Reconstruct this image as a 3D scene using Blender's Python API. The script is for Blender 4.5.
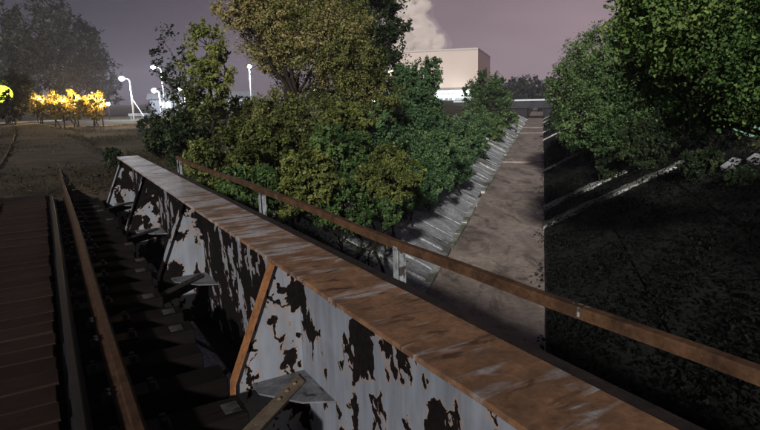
import bpy, math, random
import numpy as np
from mathutils import Vector

SC = bpy.context.scene
for o in list(bpy.data.objects):
    bpy.data.objects.remove(o)
COL = SC.collection
R = math.radians
random.seed(7)
RNG = np.random.default_rng(7)

# ------------------------------------------------------------------ camera
CAM_Z = 1.65                       # eye above the rail head
PITCH, ROLL, FPX = R(11.6), R(1.47), 574.0
cam_d = bpy.data.cameras.new("camera")
cam_d.sensor_fit = 'HORIZONTAL'
cam_d.sensor_width = 36.0
cam_d.lens = 36.0 * FPX / 760.0
cam_d.clip_start, cam_d.clip_end = 0.05, 6000
cam = bpy.data.objects.new("camera", cam_d)
COL.objects.link(cam)
from mathutils import Matrix
cam.matrix_world = (Matrix.Translation((0, 0, CAM_Z)) @ Matrix.Rotation(R(90) - PITCH, 4, 'X')
                    @ Matrix.Rotation(-ROLL, 4, 'Z'))
SC.camera = cam

# ------------------------------------------------------------------ night sky, moonlike key light, exposure
SUN_YAW, SUN_EL = 11.0, 20.0      # compass heading the light travels to, height of its source
W = bpy.data.worlds.new("World"); SC.world = W; W.use_nodes = True
wn, wl = W.node_tree.nodes, W.node_tree.links
wn.clear()
wo = wn.new('ShaderNodeOutputWorld')
sky = wn.new('ShaderNodeTexSky'); sky.sky_type = 'NISHITA'; sky.sun_disc = False
sky.sun_elevation = R(SUN_EL); sky.sun_rotation = R(180 + SUN_YAW)
b1 = wn.new('ShaderNodeBackground'); b1.inputs['Strength'].default_value = 0.0012
wl.new(sky.outputs[0], b1.inputs[0])
tc = wn.new('ShaderNodeTexCoord')
sep = wn.new('ShaderNodeSeparateXYZ'); wl.new(tc.outputs['Generated'], sep.inputs[0])
def wmath(op, a, b=None, c=None):
    n = wn.new('ShaderNodeMath'); n.operation = op
    for i, v in enumerate((a, b, c)):
        if v is None: continue
        if isinstance(v, (int, float)): n.inputs[i].default_value = v
        else: wl.new(v, n.inputs[i])
    return n.outputs[0]
def wmap(val, a, b, c, d):
    n = wn.new('ShaderNodeMapRange'); n.interpolation_type = 'SMOOTHSTEP'
    wl.new(val, n.inputs[0])
    for i, v in enumerate((a, b, c, d)): n.inputs[1 + i].default_value = v
    return n.outputs[0]
def wmix(f, a, b):
    n = wn.new('ShaderNodeMix'); n.data_type = 'RGBA'
    wl.new(f, n.inputs[0])
    for i, v in ((6, a), (7, b)):
        if isinstance(v, tuple): n.inputs[i].default_value = v
        else: wl.new(v, n.inputs[i])
    return n.outputs[2]
# town glow: pale pink low in the sky over the canal, deep blue-violet to the left and overhead
az = wmath('ARCTAN2', sep.outputs[0], sep.outputs[1])
fr = wmap(az, R(-32), R(24), 0.0, 1.0)
el = wmap(sep.outputs[2], -0.02, 0.42, 0.0, 1.0)
low = wmix(fr, (0.019, 0.018, 0.032, 1), (0.32, 0.222, 0.245, 1))
high = wmix(fr, (0.011, 0.010, 0.018, 1), (0.037, 0.029, 0.043, 1))
grad = wmix(el, low, high)
nz = wn.new('ShaderNodeTexNoise'); nz.inputs['Scale'].default_value = 2.6; nz.inputs['Detail'].default_value = 4
mpw = wn.new('ShaderNodeMapping'); mpw.inputs['Scale'].default_value = (1, 1, 3)
wl.new(tc.outputs['Generated'], mpw.inputs[0]); wl.new(mpw.outputs[0], nz.inputs['Vector'])
cl = wmap(nz.outputs[0], 0.3, 0.7, 0.85, 1.15)
back = wmap(sep.outputs[1], -0.4, 0.3, 0.35, 1.0)          # the glow is over the town ahead
b2 = wn.new('ShaderNodeBackground'); wl.new(grad, b2.inputs[0])
wl.new(wmath('MULTIPLY', cl, back), b2.inputs['Strength'])
ad = wn.new('ShaderNodeAddShader'); wl.new(b1.outputs[0], ad.inputs[0]); wl.new(b2.outputs[0], ad.inputs[1])
wl.new(ad.outputs[0], wo.inputs['Surface'])

sd = bpy.data.lights.new("sun", 'SUN'); sd.energy = 3.9; sd.angle = R(2.5); sd.color = (1.0, 0.96, 0.91)
sun = bpy.data.objects.new("sun", sd); COL.objects.link(sun)
tr = Vector((math.sin(R(SUN_YAW)) * math.cos(R(SUN_EL)), math.cos(R(SUN_YAW)) * math.cos(R(SUN_EL)), -math.sin(R(SUN_EL))))
sun.rotation_euler = tr.to_track_quat('-Z', 'Y').to_euler()
sun.location = (4, -20, 20)

SC.view_settings.view_transform = 'Standard'; SC.view_settings.look = 'None'
SC.view_settings.exposure = 0.3; SC.view_settings.gamma = 1.0; SC.view_settings.use_curve_mapping = False
SC.render.engine = 'CYCLES'
SC.cycles.max_bounces = 6; SC.cycles.transparent_max_bounces = 8; SC.cycles.volume_bounces = 5
SC.cycles.use_denoising = True
SC.cycles.sample_clamp_indirect = 4.0

# ------------------------------------------------------------------ places: photo directions and the two local frames
YB, YC = R(-29.91), R(15.82)       # headings of the bridge and of the canal
def ray(u, v):
    x, y = (u - 380) / FPX, -(v - 215) / FPX
    c, s = math.cos(ROLL), math.sin(ROLL)
    x, y = x * c + y * s, -x * s + y * c
    cp, sp = math.cos(PITCH), math.sin(PITCH)
    return x, cp + y * sp, -sp + y * cp
def P(u, v, D):                    # the point seen in direction (u, v) at horizontal distance D
    x, y, z = ray(u, v); k = D / math.hypot(x, y)
    return np.array((x * k, y * k, CAM_Z + z * k))
def canal(b, a, z=0.0): return np.array((a * math.sin(YC) + b * math.cos(YC), a * math.cos(YC) - b * math.sin(YC), z))
def to_canal(x, y): return x * math.cos(YC) - y * math.sin(YC), x * math.sin(YC) + y * math.cos(YC)
FLOOR, TOP = -3.35, -0.35
BL, BR = -2.82, 0.16               # the two edges of the canal floor
def gz0(b):
    if b < BL: return min(TOP, FLOOR + (BL - b) * 0.5)
    if b > BR: return min(TOP, FLOOR + (b - BR) * 0.52)
    return FLOOR
def gz(x, y): return gz0(to_canal(x, y)[0])

# ------------------------------------------------------------------ object helpers
def link(o, parent=None):
    COL.objects.link(o)
    if parent is not None: o.parent = parent
    return o
def thing(name, label, cat, loc=(0, 0, 0), rz=0.0, group=None):
    o = bpy.data.objects.new(name, None); o.empty_display_size = 0.2
    o.location = loc; o.rotation_euler = (0, 0, rz)
    o['label'] = label; o['category'] = cat
    if group: o['group'] = group
    return link(o)
def tag(o, label, cat, group=None, kind=None):
    o['label'] = label; o['category'] = cat
    if group: o['group'] = group
    if kind: o['kind'] = kind
    return o
def struct(o, kind='structure'):
    o['kind'] = kind
    return o
def kids(o): return [c for c in bpy.data.objects if c.parent is o]
def copy_tree(o, parent=None):
    c = o.copy(); COL.objects.link(c)
    if parent is not None: c.parent = parent
    for ch in kids(o): copy_tree(ch, c)
    return c

class MB:
    """collects boxes, prisms and tubes that make up one mesh"""
    def __init__(s): s.v, s.f, s.sm = [], [], []
    def add(s, vs, fs, smooth=False):
        n = len(s.v); s.v += [tuple(map(float, p)) for p in vs]
        s.f += [tuple(i + n for i in q) for q in fs]; s.sm += [smooth] * len(fs)
        return s
    def box(s, x0, x1, y0, y1, z0, z1, M=None):
        vs = [(x, y, z) for z in (z0, z1) for x, y in ((x0, y0), (x1, y0), (x1, y1), (x0, y1))]
        if M is not None: vs = [tuple(M @ Vector(p)) for p in vs]
        return s.add(vs, [(3, 2, 1, 0), (4, 5, 6, 7), (0, 1, 5, 4), (1, 2, 6, 5), (2, 3, 7, 6), (3, 0, 4, 7)])
    def prism(s, prof, axis, d0, d1):      # polygon in the other two axes, extruded along axis
        def mk(p, d):
            return {'x': (d, p[0], p[1]), 'y': (p[0], d, p[1]), 'z': (p[0], p[1], d)}[axis]
        n = len(prof)
        vs = [mk(p, d0) for p in prof] + [mk(p, d1) for p in prof]
        fs = [tuple(range(n))[::-1], tuple(range(n, 2 * n))] + [(i, (i + 1) % n, n + (i + 1) % n, n + i) for i in range(n)]
        return s.add(vs, fs)
    def bar(s, p, q, w, h, up=(0, 0, 1)):  # rectangular bar from p to q
        p, q = Vector(p), Vector(q); d = (q - p).normalized()
        sx = d.cross(Vector(up)).normalized(); sz = sx.cross(d).normalized()
        vs = [tuple(e + sx * (i * w / 2) + sz * (j * h / 2)) for e in (p, q) for i, j in ((-1, -1), (1, -1), (1, 1), (-1, 1))]
        return s.add(vs, [(0, 1, 2, 3), (7, 6, 5, 4), (0, 4, 5, 1), (1, 5, 6, 2), (2, 6, 7, 3), (3, 7, 4, 0)])
    def tube(s, pts, rad, n=7, cap=True):
        pts = [Vector(p) for p in pts]
        if not hasattr(rad, '__len__'): rad = [rad] * len(pts)
        vs, fs = [], []
        ref = Vector((0.31, 0.17, 0.93))
        for i, p in enumerate(pts):
            d = (pts[min(i + 1, len(pts) - 1)] - pts[max(i - 1, 0)]).normalized()
            a = d.cross(ref)
            if a.length < 1e-3: a = d.cross(Vector((1, 0, 0)))
            a.normalize(); b = d.cross(a)
            vs += [tuple(p + (a * math.cos(t) + b * math.sin(t)) * rad[i]) for t in (2 * math.pi * k / n for k in range(n))]
        for i in range(len(pts) - 1):
            for k in range(n):
                fs.append((i * n + k, i * n + (k + 1) % n, (i + 1) * n + (k + 1) % n, (i + 1) * n + k))
        if cap:
            fs.append(tuple(range(n))[::-1]); fs.append(tuple(range((len(pts) - 1) * n, len(pts) * n)))
        return s.add(vs, fs, True)
    def ball(s, c, r, seg=12, rings=8, sc=(1, 1, 1)):
        vs, fs = [], []
        for i in range(rings + 1):
            th = math.pi * i / rings
            for k in range(seg):
                ph = 2 * math.pi * k / seg
                vs.append((c[0] + r * sc[0] * math.sin(th) * math.cos(ph), c[1] + r * sc[1] * math.sin(th) * math.sin(ph), c[2] + r * sc[2] * math.cos(th)))
        for i in range(rings):
            for k in range(seg):
                fs.append((i * seg + k, (i + 1) * seg + k, (i + 1) * seg + (k + 1) % seg, i * seg + (k + 1) % seg))
        return s.add(vs, fs, True)
    def build(s, name, mat, parent=None, bevel=0.0, loc=(0, 0, 0), rz=0.0):
        me = bpy.data.meshes.new(name); me.from_pydata(s.v, [], s.f); me.update()
        me.polygons.foreach_set('use_smooth', s.sm)
        if mat: me.materials.append(mat)
        o = bpy.data.objects.new(name, me); o.location = loc; o.rotation_euler = (0, 0, rz)
        link(o, parent)
        if bevel:
            m = o.modifiers.new('bevel', 'BEVEL'); m.width = bevel; m.segments = 2; m.limit_method = 'ANGLE'
        return o

# ------------------------------------------------------------------ materials
class MT:
    def __init__(s, name, rough=0.6, metal=0.0, spec=0.5):
        s.m = bpy.data.materials.new(name); s.m.use_nodes = True
        s.n, s.l = s.m.node_tree.nodes, s.m.node_tree.links
        s.p = s.n['Principled BSDF']; s.out = s.n['Material Output']
        s.p.inputs['Roughness'].default_value = rough; s.p.inputs['Metallic'].default_value = metal
        s.p.inputs['Specular IOR Level'].default_value = spec
        s.tc = s.n.new('ShaderNodeTexCoord')
    def set(s, k, v):
        i = s.p.inputs[k] if isinstance(k, str) else k
        if isinstance(v, (int, float)): i.default_value = v
        elif isinstance(v, tuple): i.default_value = v if len(v) == 4 or len(v) != 3 else v + (1,)
        else: s.l.new(v, i)
        return s
    def mapped(s, scale=(1, 1, 1), rot=(0, 0, 0), loc=(0, 0, 0), out='Object'):
        n = s.n.new('ShaderNodeMapping'); n.inputs['Scale'].default_value = scale; n.inputs['Rotation'].default_value = rot; n.inputs['Location'].default_value = loc
        s.l.new(s.tc.outputs[out], n.inputs[0]); return n.outputs[0]
    def noise(s, vec, scale=1, detail=5, rough=0.55, dist=0.0):
        n = s.n.new('ShaderNodeTexNoise'); n.inputs['Scale'].default_value = scale; n.inputs['Detail'].default_value = detail
        n.inputs['Roughness'].default_value = rough; n.inputs['Distortion'].default_value = dist
        s.l.new(vec, n.inputs['Vector']); return n.outputs[0]
    def vor(s, vec, scale=1, feature='F1', out='Distance'):
        n = s.n.new('ShaderNodeTexVoronoi'); n.feature = feature; n.inputs['Scale'].default_value = scale
        s.l.new(vec, n.inputs['Vector']); return n.outputs[out]
    def math(s, op, a, b=0.0):
        n = s.n.new('ShaderNodeMath'); n.operation = op
        for i, v in enumerate((a, b)):
            if isinstance(v, (int, float)): n.inputs[i].default_value = v
            else: s.l.new(v, n.inputs[i])
        return n.outputs[0]
    def range(s, v, a, b, c=0.0, d=1.0):
        n = s.n.new('ShaderNodeMapRange'); s.l.new(v, n.inputs[0])
        for i, x in enumerate((a, b, c, d)): n.inputs[1 + i].default_value = x
        return n.outputs[0]
    def mix(s, f, a, b):
        n = s.n.new('ShaderNodeMix'); n.data_type = 'RGBA'
        if isinstance(f, (int, float)): n.inputs[0].default_value = f
        else: s.l.new(f, n.inputs[0])
        for i, v in ((6, a), (7, b)):
            if isinstance(v, tuple): n.inputs[i].default_value = v if len(v) == 4 else v + (1,)
            else: s.l.new(v, n.inputs[i])
        return n.outputs[2]
    def sep(s, vec):
        n = s.n.new('ShaderNodeSeparateXYZ'); s.l.new(vec, n.inputs[0]); return n.outputs
    def bump(s, h, strength=0.3, dist=0.01):
        n = s.n.new('ShaderNodeBump'); n.inputs['Strength'].default_value = strength; n.inputs['Distance'].default_value = dist
        s.l.new(h, n.inputs['Height']); s.l.new(n.outputs[0], s.p.inputs['Normal']); return s

def plain(name, c, rough=0.6, metal=0.0, var=0.25, scale=6.0):
    t = MT(name, rough, metal); v = t.mapped()
    n = t.noise(v, scale, 5)
    if 'bark' in name: t.set('Specular IOR Level', 0.08)
    t.set('Base Color', t.mix(n, tuple(x * (1 - var) for x in c), tuple(x * (1 + var) for x in c)))
    t.bump(n, 0.25, 0.02)
    return t.m
def glow(name, c, strength):
    t = MT(name); t.set('Base Color', (0.02, 0.02, 0.02)); t.set('Emission Color', c); t.set('Emission Strength', strength)
    return t.m

def mat_flange():                   # rusted top plate with worn pale paint that survives better at the far end
    t = MT('rusted_flange', 0.62, 0.0, 0.4)
    v = t.mapped(); sx = t.sep(v)
    diag = t.mapped((1.3, 6.5, 3.0), (0, 0, R(-62)))
    fine = t.noise(v, 38, 6, 0.65); mid = t.noise(v, 7, 6, 0.6, 0.4)
    rust = t.mix(t.range(mid, 0.3, 0.7), (0.092, 0.049, 0.026), (0.255, 0.135, 0.070))
    rust = t.mix(t.range(fine, 0.42, 0.72, 0, 0.65), rust, (0.085, 0.032, 0.014))
    st = t.noise(diag, 1.15, 5, 0.55, 0.6)
    st2 = t.noise(t.mapped((2.2, 13.0, 3), (0, 0, R(-66)), (3, 1, 0)), 1.2, 4, 0.5, 0.8)
    far = t.range(sx[1], 3.0, 7.0, 0.0, 0.23)
    lim = t.math('ADD', t.math('ADD', st, t.math('MULTIPLY', t.math('SUBTRACT', st2, 0.5), 0.5)), far)
    mott = t.noise(v, 4.2, 6, 0.62, 0.5)
    lim = t.math('ADD', lim, t.math('MULTIPLY', t.math('SUBTRACT', mott, 0.52), 0.35))
    paint = t.range(lim, 0.565, 0.70)
    paint = t.math('MULTIPLY', paint, t.range(fine, 0.30, 0.52, 0.25, 1.0))
    pc = t.mix(t.noise(v, 14, 4), (0.24, 0.23, 0.23), (0.45, 0.445, 0.455))
    c = t.mix(t.math('MULTIPLY', paint, 0.85), rust, pc)
    blot = t.noise(t.mapped((3.2, 9, 3), (0, 0, R(-70)), (7, 2, 0)), 1.6, 5, 0.5, 0.5)
    near = t.range(sx[1], 3.2, 4.5, 1.0, 0.25)
    c = t.mix(t.math('MULTIPLY', t.range(blot, 0.58, 0.67), t.math('MULTIPLY', near, 0.85)), c, (0.03, 0.014, 0.009))
    c = t.mix(t.range(t.noise(v, 2.6, 6, 0.65), 0.45, 0.72, 0, 0.6), c, (0.055, 0.028, 0.015))
    t.set('Base Color', c); t.set('Roughness', t.range(paint, 0, 1, 0.72, 0.42))
    t.bump(t.math('ADD', fine, t.math('MULTIPLY', paint, 0.6)), 0.35, 0.004)
    return t.m
def mat_web(name='peeling_paint', thr=0.555, tint=(0.165, 0.182, 0.218)):   # pale blue-grey paint flaking off black primer
    t = MT(name, 0.5, 0.0, 0.4)
    v = t.mapped(); sx = t.sep(v)
    w = t.noise(v, 9, 3, 0.5)
    wv = t.n.new('ShaderNodeVectorMath'); wv.operation = 'ADD'
    cmb = t.n.new('ShaderNodeCombineXYZ')
    for i in range(3): t.l.new(t.math('MULTIPLY', t.math('SUBTRACT', w, 0.5), 0.16 if i < 2 else 0.24), cmb.inputs[i])
    mp = t.mapped((1.0, 1.0, 0.62), (R(14), 0, 0)); t.l.new(mp, wv.inputs[0]); t.l.new(cmb.outputs[0], wv.inputs[1])
    big = t.noise(wv.outputs[0], 5.2, 3.2, 0.5)
    patch = t.noise(v, 1.15, 2)
    med = t.noise(wv.outputs[0], 15, 4, 0.55)
    k = t.math('ADD', t.math('ADD', big, t.math('MULTIPLY', t.math('SUBTRACT', patch, 0.5), 0.42)), t.math('MULTIPLY', t.math('SUBTRACT', med, 0.5), 0.22))
    k = t.math('ADD', k, t.range(sx[1], 3.75, 4.3, 0.0, 0.12 if 'gusset' in name else 0.17))  # extra black peel in the far bays also stands in for their shadow
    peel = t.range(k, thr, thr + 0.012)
    grime = t.noise(t.mapped((6, 6, 1.1)), 1.6, 5, 0.6)
    paint = t.mix(t.range(grime, 0.35, 0.7), tint, tuple(x * 0.62 for x in tint))
    paint = t.mix(t.range(t.noise(v, 2.2, 4), 0.5, 0.72, 0, 0.5), paint, (0.23, 0.25, 0.285))
    halo = t.math('MULTIPLY', t.range(k, thr - 0.045, thr), 0.55)
    paint = t.mix(halo, paint, (0.24, 0.15, 0.10))
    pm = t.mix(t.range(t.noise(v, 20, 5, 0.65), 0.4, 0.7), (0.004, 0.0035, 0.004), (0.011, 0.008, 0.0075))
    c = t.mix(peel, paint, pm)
    runs = t.noise(t.mapped((9, 9, 0.7), loc=(2, 5, 1)), 1.5, 5, 0.6)
    c = t.mix(t.math('MULTIPLY', t.range(runs, 0.56, 0.74), 0.55), c, t.mix(peel, (0.12, 0.075, 0.05), (0.009, 0.006, 0.005)))
    t.set('Base Color', c); t.set('Roughness', t.range(peel, 0, 1, 0.5, 0.9)); t.set('Specular IOR Level', t.range(peel, 0, 1, 0.4, 0.04))
    t.bump(t.math('ADD', t.math('MULTIPLY', peel, -1.0), t.math('MULTIPLY', grime, 0.25)), 0.6, 0.003)
    return t.m
def mat_rust(name, a, b, rough=0.7, paint=None, thr=0.6):
    t = MT(name, rough, 0.0, 0.15); v = t.mapped()
    n = t.noise(v, 9, 6, 0.62, 0.3); f = t.noise(v, 55, 5, 0.6)
    c = t.mix(t.range(n, 0.32, 0.68), a, b)
    c = t.mix(t.range(f, 0.45, 0.75, 0, 0.5), c, tuple(x * 0.3 for x in a))
    if paint:
        q = t.noise(v, 11, 4, 0.5, 0.6)
        c = t.mix(t.range(q, thr, thr + 0.05, 0, 0.9), c, paint)
    t.set('Base Color', c); t.bump(t.math('ADD', n, f), 0.4, 0.004)
    return t.m
def mat_timber(name, a, b):
    t = MT(name, 0.9, 0.0, 0.06)
    oi = t.n.new('ShaderNodeObjectInfo')
    g = t.noise(t.mapped((2.0, 22, 22)), 1.5, 5, 0.6); v = t.mapped()
    c = t.mix(t.range(g, 0.3, 0.7), a, b)
    c = t.mix(t.math('MULTIPLY', oi.outputs['Random'], 0.6), c, tuple(x * 0.45 for x in a))
    c = t.mix(t.range(t.noise(v, 5, 4), 0.55, 0.75, 0, 0.6), c, tuple(x * 0.4 for x in a))
    t.set('Base Color', c); t.bump(g, 0.5, 0.006)
    return t.m
def mat_concrete(name, a, b, dark, dthr=0.55, moss=None):
    t = MT(name, 0.85, 0.0, 0.3); v = t.mapped()
    n = t.noise(v, 1.4, 7, 0.62); f = t.noise(v, 17, 5, 0.65)
    c = t.mix(t.range(n, 0.3, 0.7), a, b)
    c = t.mix(t.range(f, 0.42, 0.68, 0, 0.8), c, dark)
    d = t.noise(t.mapped(loc=(5, 9, 2)), 0.55, 6, 0.62)
    c = t.mix(t.range(d, dthr, dthr + 0.12, 0, 0.9), c, dark)
    if moss: c = t.mix(t.range(t.noise(t.mapped(loc=(1, 4, 8)), 0.8, 5), 0.5, 0.62, 0, 0.85), c, moss)
    t.set('Base Color', c); t.bump(t.math('ADD', t.math('MULTIPLY', n, 2.0), f), 0.6, 0.03)
    return t.m
def mat_floor():                    # silty canal bed: brown mud film on concrete, wet dark blotches, stains along the flow
    t = MT('canal_bed', 0.6, 0.0, 0.45); v = t.mapped()
    n = t.noise(t.mapped((1.0, 0.28, 1)), 1.3, 7, 0.62, 0.5); f = t.noise(v, 11, 6, 0.66)
    c = t.mix(t.range(n, 0.34, 0.66), (0.18, 0.145, 0.12), (0.39, 0.325, 0.28))
    c = t.mix(t.range(f, 0.45, 0.75, 0, 0.45), c, (0.10, 0.062, 0.05))
    d = t.noise(t.mapped((1.1, 0.42, 1), loc=(4, 2, 0)), 1.05, 7, 0.68, 0.9)
    dk = t.range(d, 0.50, 0.64, 0, 0.9)
    c = t.mix(dk, c, (0.060, 0.043, 0.036))
    p = t.noise(t.mapped((0.5, 1.1, 1), loc=(2, 7, 0)), 0.8, 6, 0.6, 0.5)
    c = t.mix(t.range(p, 0.53, 0.70, 0, 0.55), c, (0.38, 0.32, 0.28))
    g = t.noise(v, 2.6, 8, 0.7, 1.0)
    c = t.mix(t.range(g, 0.5, 0.64, 0, 0.6), c, (0.125, 0.094, 0.073))
    t.set('Base Color', c)
    wet = t.noise(t.mapped((0.9, 0.5, 1), loc=(8, 3, 0)), 1.3, 6, 0.65)
    t.set('Roughness', t.range(wet, 0.44, 0.62, 0.72, 0.3))
    t.bump(t.math('ADD', n, t.math('ADD', g, t.math('MULTIPLY', f, 0.5))), 0.7, 0.03)
    return t.m
def mat_ground():
    t = MT('dirt_ground', 0.95, 0.0, 0.15); v = t.mapped()
    n = t.noise(v, 0.22, 7, 0.65); f = t.noise(v, 6, 6, 0.7)
    c = t.mix(t.range(n, 0.36, 0.64), (0.024, 0.020, 0.011), (0.080, 0.062, 0.042))
    c = t.mix(t.range(f, 0.45, 0.7, 0, 0.7), c, (0.018, 0.018, 0.009))
    c = t.mix(t.range(t.noise(t.mapped(loc=(3, 8, 0)), 0.16, 6, 0.62), 0.52, 0.66, 0, 0.8), c, (0.022, 0.030, 0.012))
    t.set('Base Color', c); t.bump(f, 0.8, 0.05)
    return t.m
def mat_leaf(name, dark, mid, light, trans=0.3, rough=0.5):
    t = MT(name, rough, 0.0, 0.15)
    a = t.n.new('ShaderNodeAttribute'); a.attribute_name = 'tint'
    r = t.n.new('ShaderNodeValToRGB'); t.l.new(a.outputs['Fac'], r.inputs[0])
    e = r.color_ramp.elements
    e[0].position = 0.0; e[0].color = dark + (1,); e[1].position = 1.0; e[1].color = light + (1,)
    m = e.new(0.5); m.color = mid + (1,)
    t.set('Base Color', r.outputs[0])
    tl = t.n.new('ShaderNodeBsdfTranslucent'); t.l.new(r.outputs[0], tl.inputs[0])
    mx = t.n.new('ShaderNodeMixShader'); mx.inputs[0].default_value = trans
    t.l.new(t.p.outputs[0], mx.inputs[1]); t.l.new(tl.outputs[0], mx.inputs[2]); t.l.new(mx.outputs[0], t.out.inputs[0])
    return t.m

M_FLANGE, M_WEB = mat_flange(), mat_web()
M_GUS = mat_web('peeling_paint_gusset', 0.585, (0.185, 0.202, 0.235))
M_STRIP = mat_rust('rust_strip', (0.12, 0.052, 0.022), (0.26, 0.115, 0.048), 0.7, (0.30, 0.28, 0.27), 0.66)
M_RAIL = mat_rust('rust_handrail', (0.028, 0.015, 0.009), (0.105, 0.055, 0.029), 0.65, (0.24, 0.20, 0.18), 0.68)
M_BRACE = mat_rust('dull_brace', (0.07, 0.052, 0.036), (0.15, 0.115, 0.08), 0.7, (0.17, 0.175, 0.19), 0.62)
M_PLATE = mat_rust('grey_plate', (0.06, 0.06, 0.065), (0.14, 0.145, 0.16), 0.6, (0.02, 0.016, 0.015), 0.62)
M_POST = mat_rust('worn_white_post', (0.13, 0.14, 0.15), (0.28, 0.295, 0.31), 0.6, (0.03, 0.02, 0.015), 0.52)
M_BLACK = mat_rust('black_steel', (0.012, 0.010, 0.010), (0.030, 0.022, 0.019), 0.7)
M_TRACK = mat_rust('track_steel', (0.020, 0.0105, 0.007), (0.062, 0.032, 0.019), 0.65)
M_GUARD = mat_rust('guard_steel', (0.007, 0.006, 0.0075), (0.017, 0.014, 0.016), 0.6)
M_CHAIRP = mat_rust('tie_plate_steel', (0.008, 0.007, 0.007), (0.028, 0.025, 0.026), 0.7)
M_LIT_END = mat_rust('lit_end_pale', (0.010, 0.010, 0.010), (0.075, 0.073, 0.078), 0.6)
M_SLEEP = mat_timber('creosoted_timber', (0.0045, 0.0036, 0.0034), (0.013, 0.0095, 0.0085))
M_PLANK = mat_timber('worn_plank', (0.0155, 0.0098, 0.0080), (0.030, 0.0175, 0.0138))
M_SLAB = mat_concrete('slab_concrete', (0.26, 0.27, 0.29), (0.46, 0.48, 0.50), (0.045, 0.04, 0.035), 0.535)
M_SLABR = mat_concrete('mossy_shaded_concrete', (0.008, 0.008, 0.007), (0.018, 0.018, 0.016), (0.004, 0.004, 0.0035), 0.5, (0.008, 0.012, 0.006))  # mossy concrete kept near black, the bank's shade put into its colour
M_RIB = mat_concrete('rib_concrete', (0.34, 0.345, 0.33), (0.56, 0.555, 0.53), (0.07, 0.07, 0.06), 0.52, (0.08, 0.10, 0.05))
M_FLOOR, M_GROUND = mat_floor(), mat_ground()
M_BARK = plain('bark', (0.020, 0.016, 0.012), 0.9, 0, 0.5, 9)
M_ROAD = plain('pale_road', (0.24, 0.23, 0.22), 0.9, 0, 0.3, 1.2)
M_ABUT = mat_concrete('abutment_stone', (0.10, 0.09, 0.08), (0.2, 0.18, 0.16), (0.03, 0.025, 0.02))
M_GALV = plain('lamp_pole_paint', (0.6, 0.62, 0.66), 0.4, 0.2, 0.1)

# ------------------------------------------------------------------ ground and canal
def grid_object(name, bs, As, zf, mat):
    mb = MB(); nb = len(bs)
    vs = [tuple(canal(b, a, zf(b, a))) for a in As for b in bs]
    fs = [(i * nb + j, i * nb + j + 1, (i + 1) * nb + j + 1, (i + 1) * nb + j) for i in range(len(As) - 1) for j in range(nb - 1)]
    mb.add(vs, fs, True)
    return struct(mb.build(name, mat))
def nsy(x, y): return (math.sin(x * 0.9 + 1.3 * math.sin(y * 0.7)) + math.sin(y * 1.1 + 1.7 * math.sin(x * 0.53)) + 0.5 * math.sin(2.3 * x + y * 1.9)) / 2.5
def ground_z(b, a):
    z = gz0(b) - 0.08
    if gz0(b) >= TOP:
        x, y, _ = canal(b, a)
        aa = x * math.sin(YB) + y * math.cos(YB); bb = x * math.cos(YB) - y * math.sin(YB)
        far = min(1.0, max(0.0, (abs(bb + 0.5) - 2.2) / 3))
        z += 0.13 * nsy(b, a) * far + 0.25 * far * min(1, abs(b) / 60) * nsy(b * 0.11, a * 0.09)
    return z
bs = [-900, -600, -400, -220, -140, -100] + list(np.arange(-80, -9, 2.0)) + [-9.0, -8.82, -8, -7, -6, -5, -4, BL, -1.4, BR, 1, 2, 3, 4, 5, 5.9, 6.1] + list(np.arange(7, 60, 2.0)) + [70, 100, 160, 300, 600, 900]
As = [-300, -120, -60, -40] + list(np.arange(-30, 110, 2.0)) + [115, 125, 140, 160, 200, 260, 330, 400, 600, 900]
grid_object('ground', bs, As, ground_z, M_GROUND)

# canal bed: gently uneven sheet with a concrete sill across it at every rib
STN = [22.2, 25.6, 38.4, 51.2, 64.0, 76.8, 89.6, 102.4, 115.2]
grid_object('canal_floor', list(np.linspace(BL - 0.05, BR + 0.05, 14)), list(np.arange(-24, 60, 0.5)) + list(np.arange(60, 215, 2.5)),
            lambda b, a: FLOOR + 0.025 * nsy(b * 1.9, a * 1.3) + 0.012 * nsy(b * 5, a * 4) - 0.02, M_FLOOR)
sill = MB()
for a in (44.0, 76.8, 89.6):
    vs = []
    for i in range(13):
        b = BL + (BR - BL) * i / 12
        for da, dz in ((-0.22, -0.05), (-0.18, 0.045), (0.18, 0.05), (0.22, -0.05)):
            vs.append(tuple(canal(b, a + da + 0.04 * nsy(b * 3, a), FLOOR + dz + 0.012 * nsy(b * 6, a + da * 9))))
    sill.add(vs, [(i * 4 + j, i * 4 + 4 + j, i * 4 + 5 + j, i * 4 + 1 + j) for i in range(12) for j in range(3)])
struct(sill.build('canal_sill', mat_concrete('sill_concrete', (0.22, 0.175, 0.15), (0.34, 0.285, 0.25), (0.12, 0.09, 0.075), 0.5)))

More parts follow.
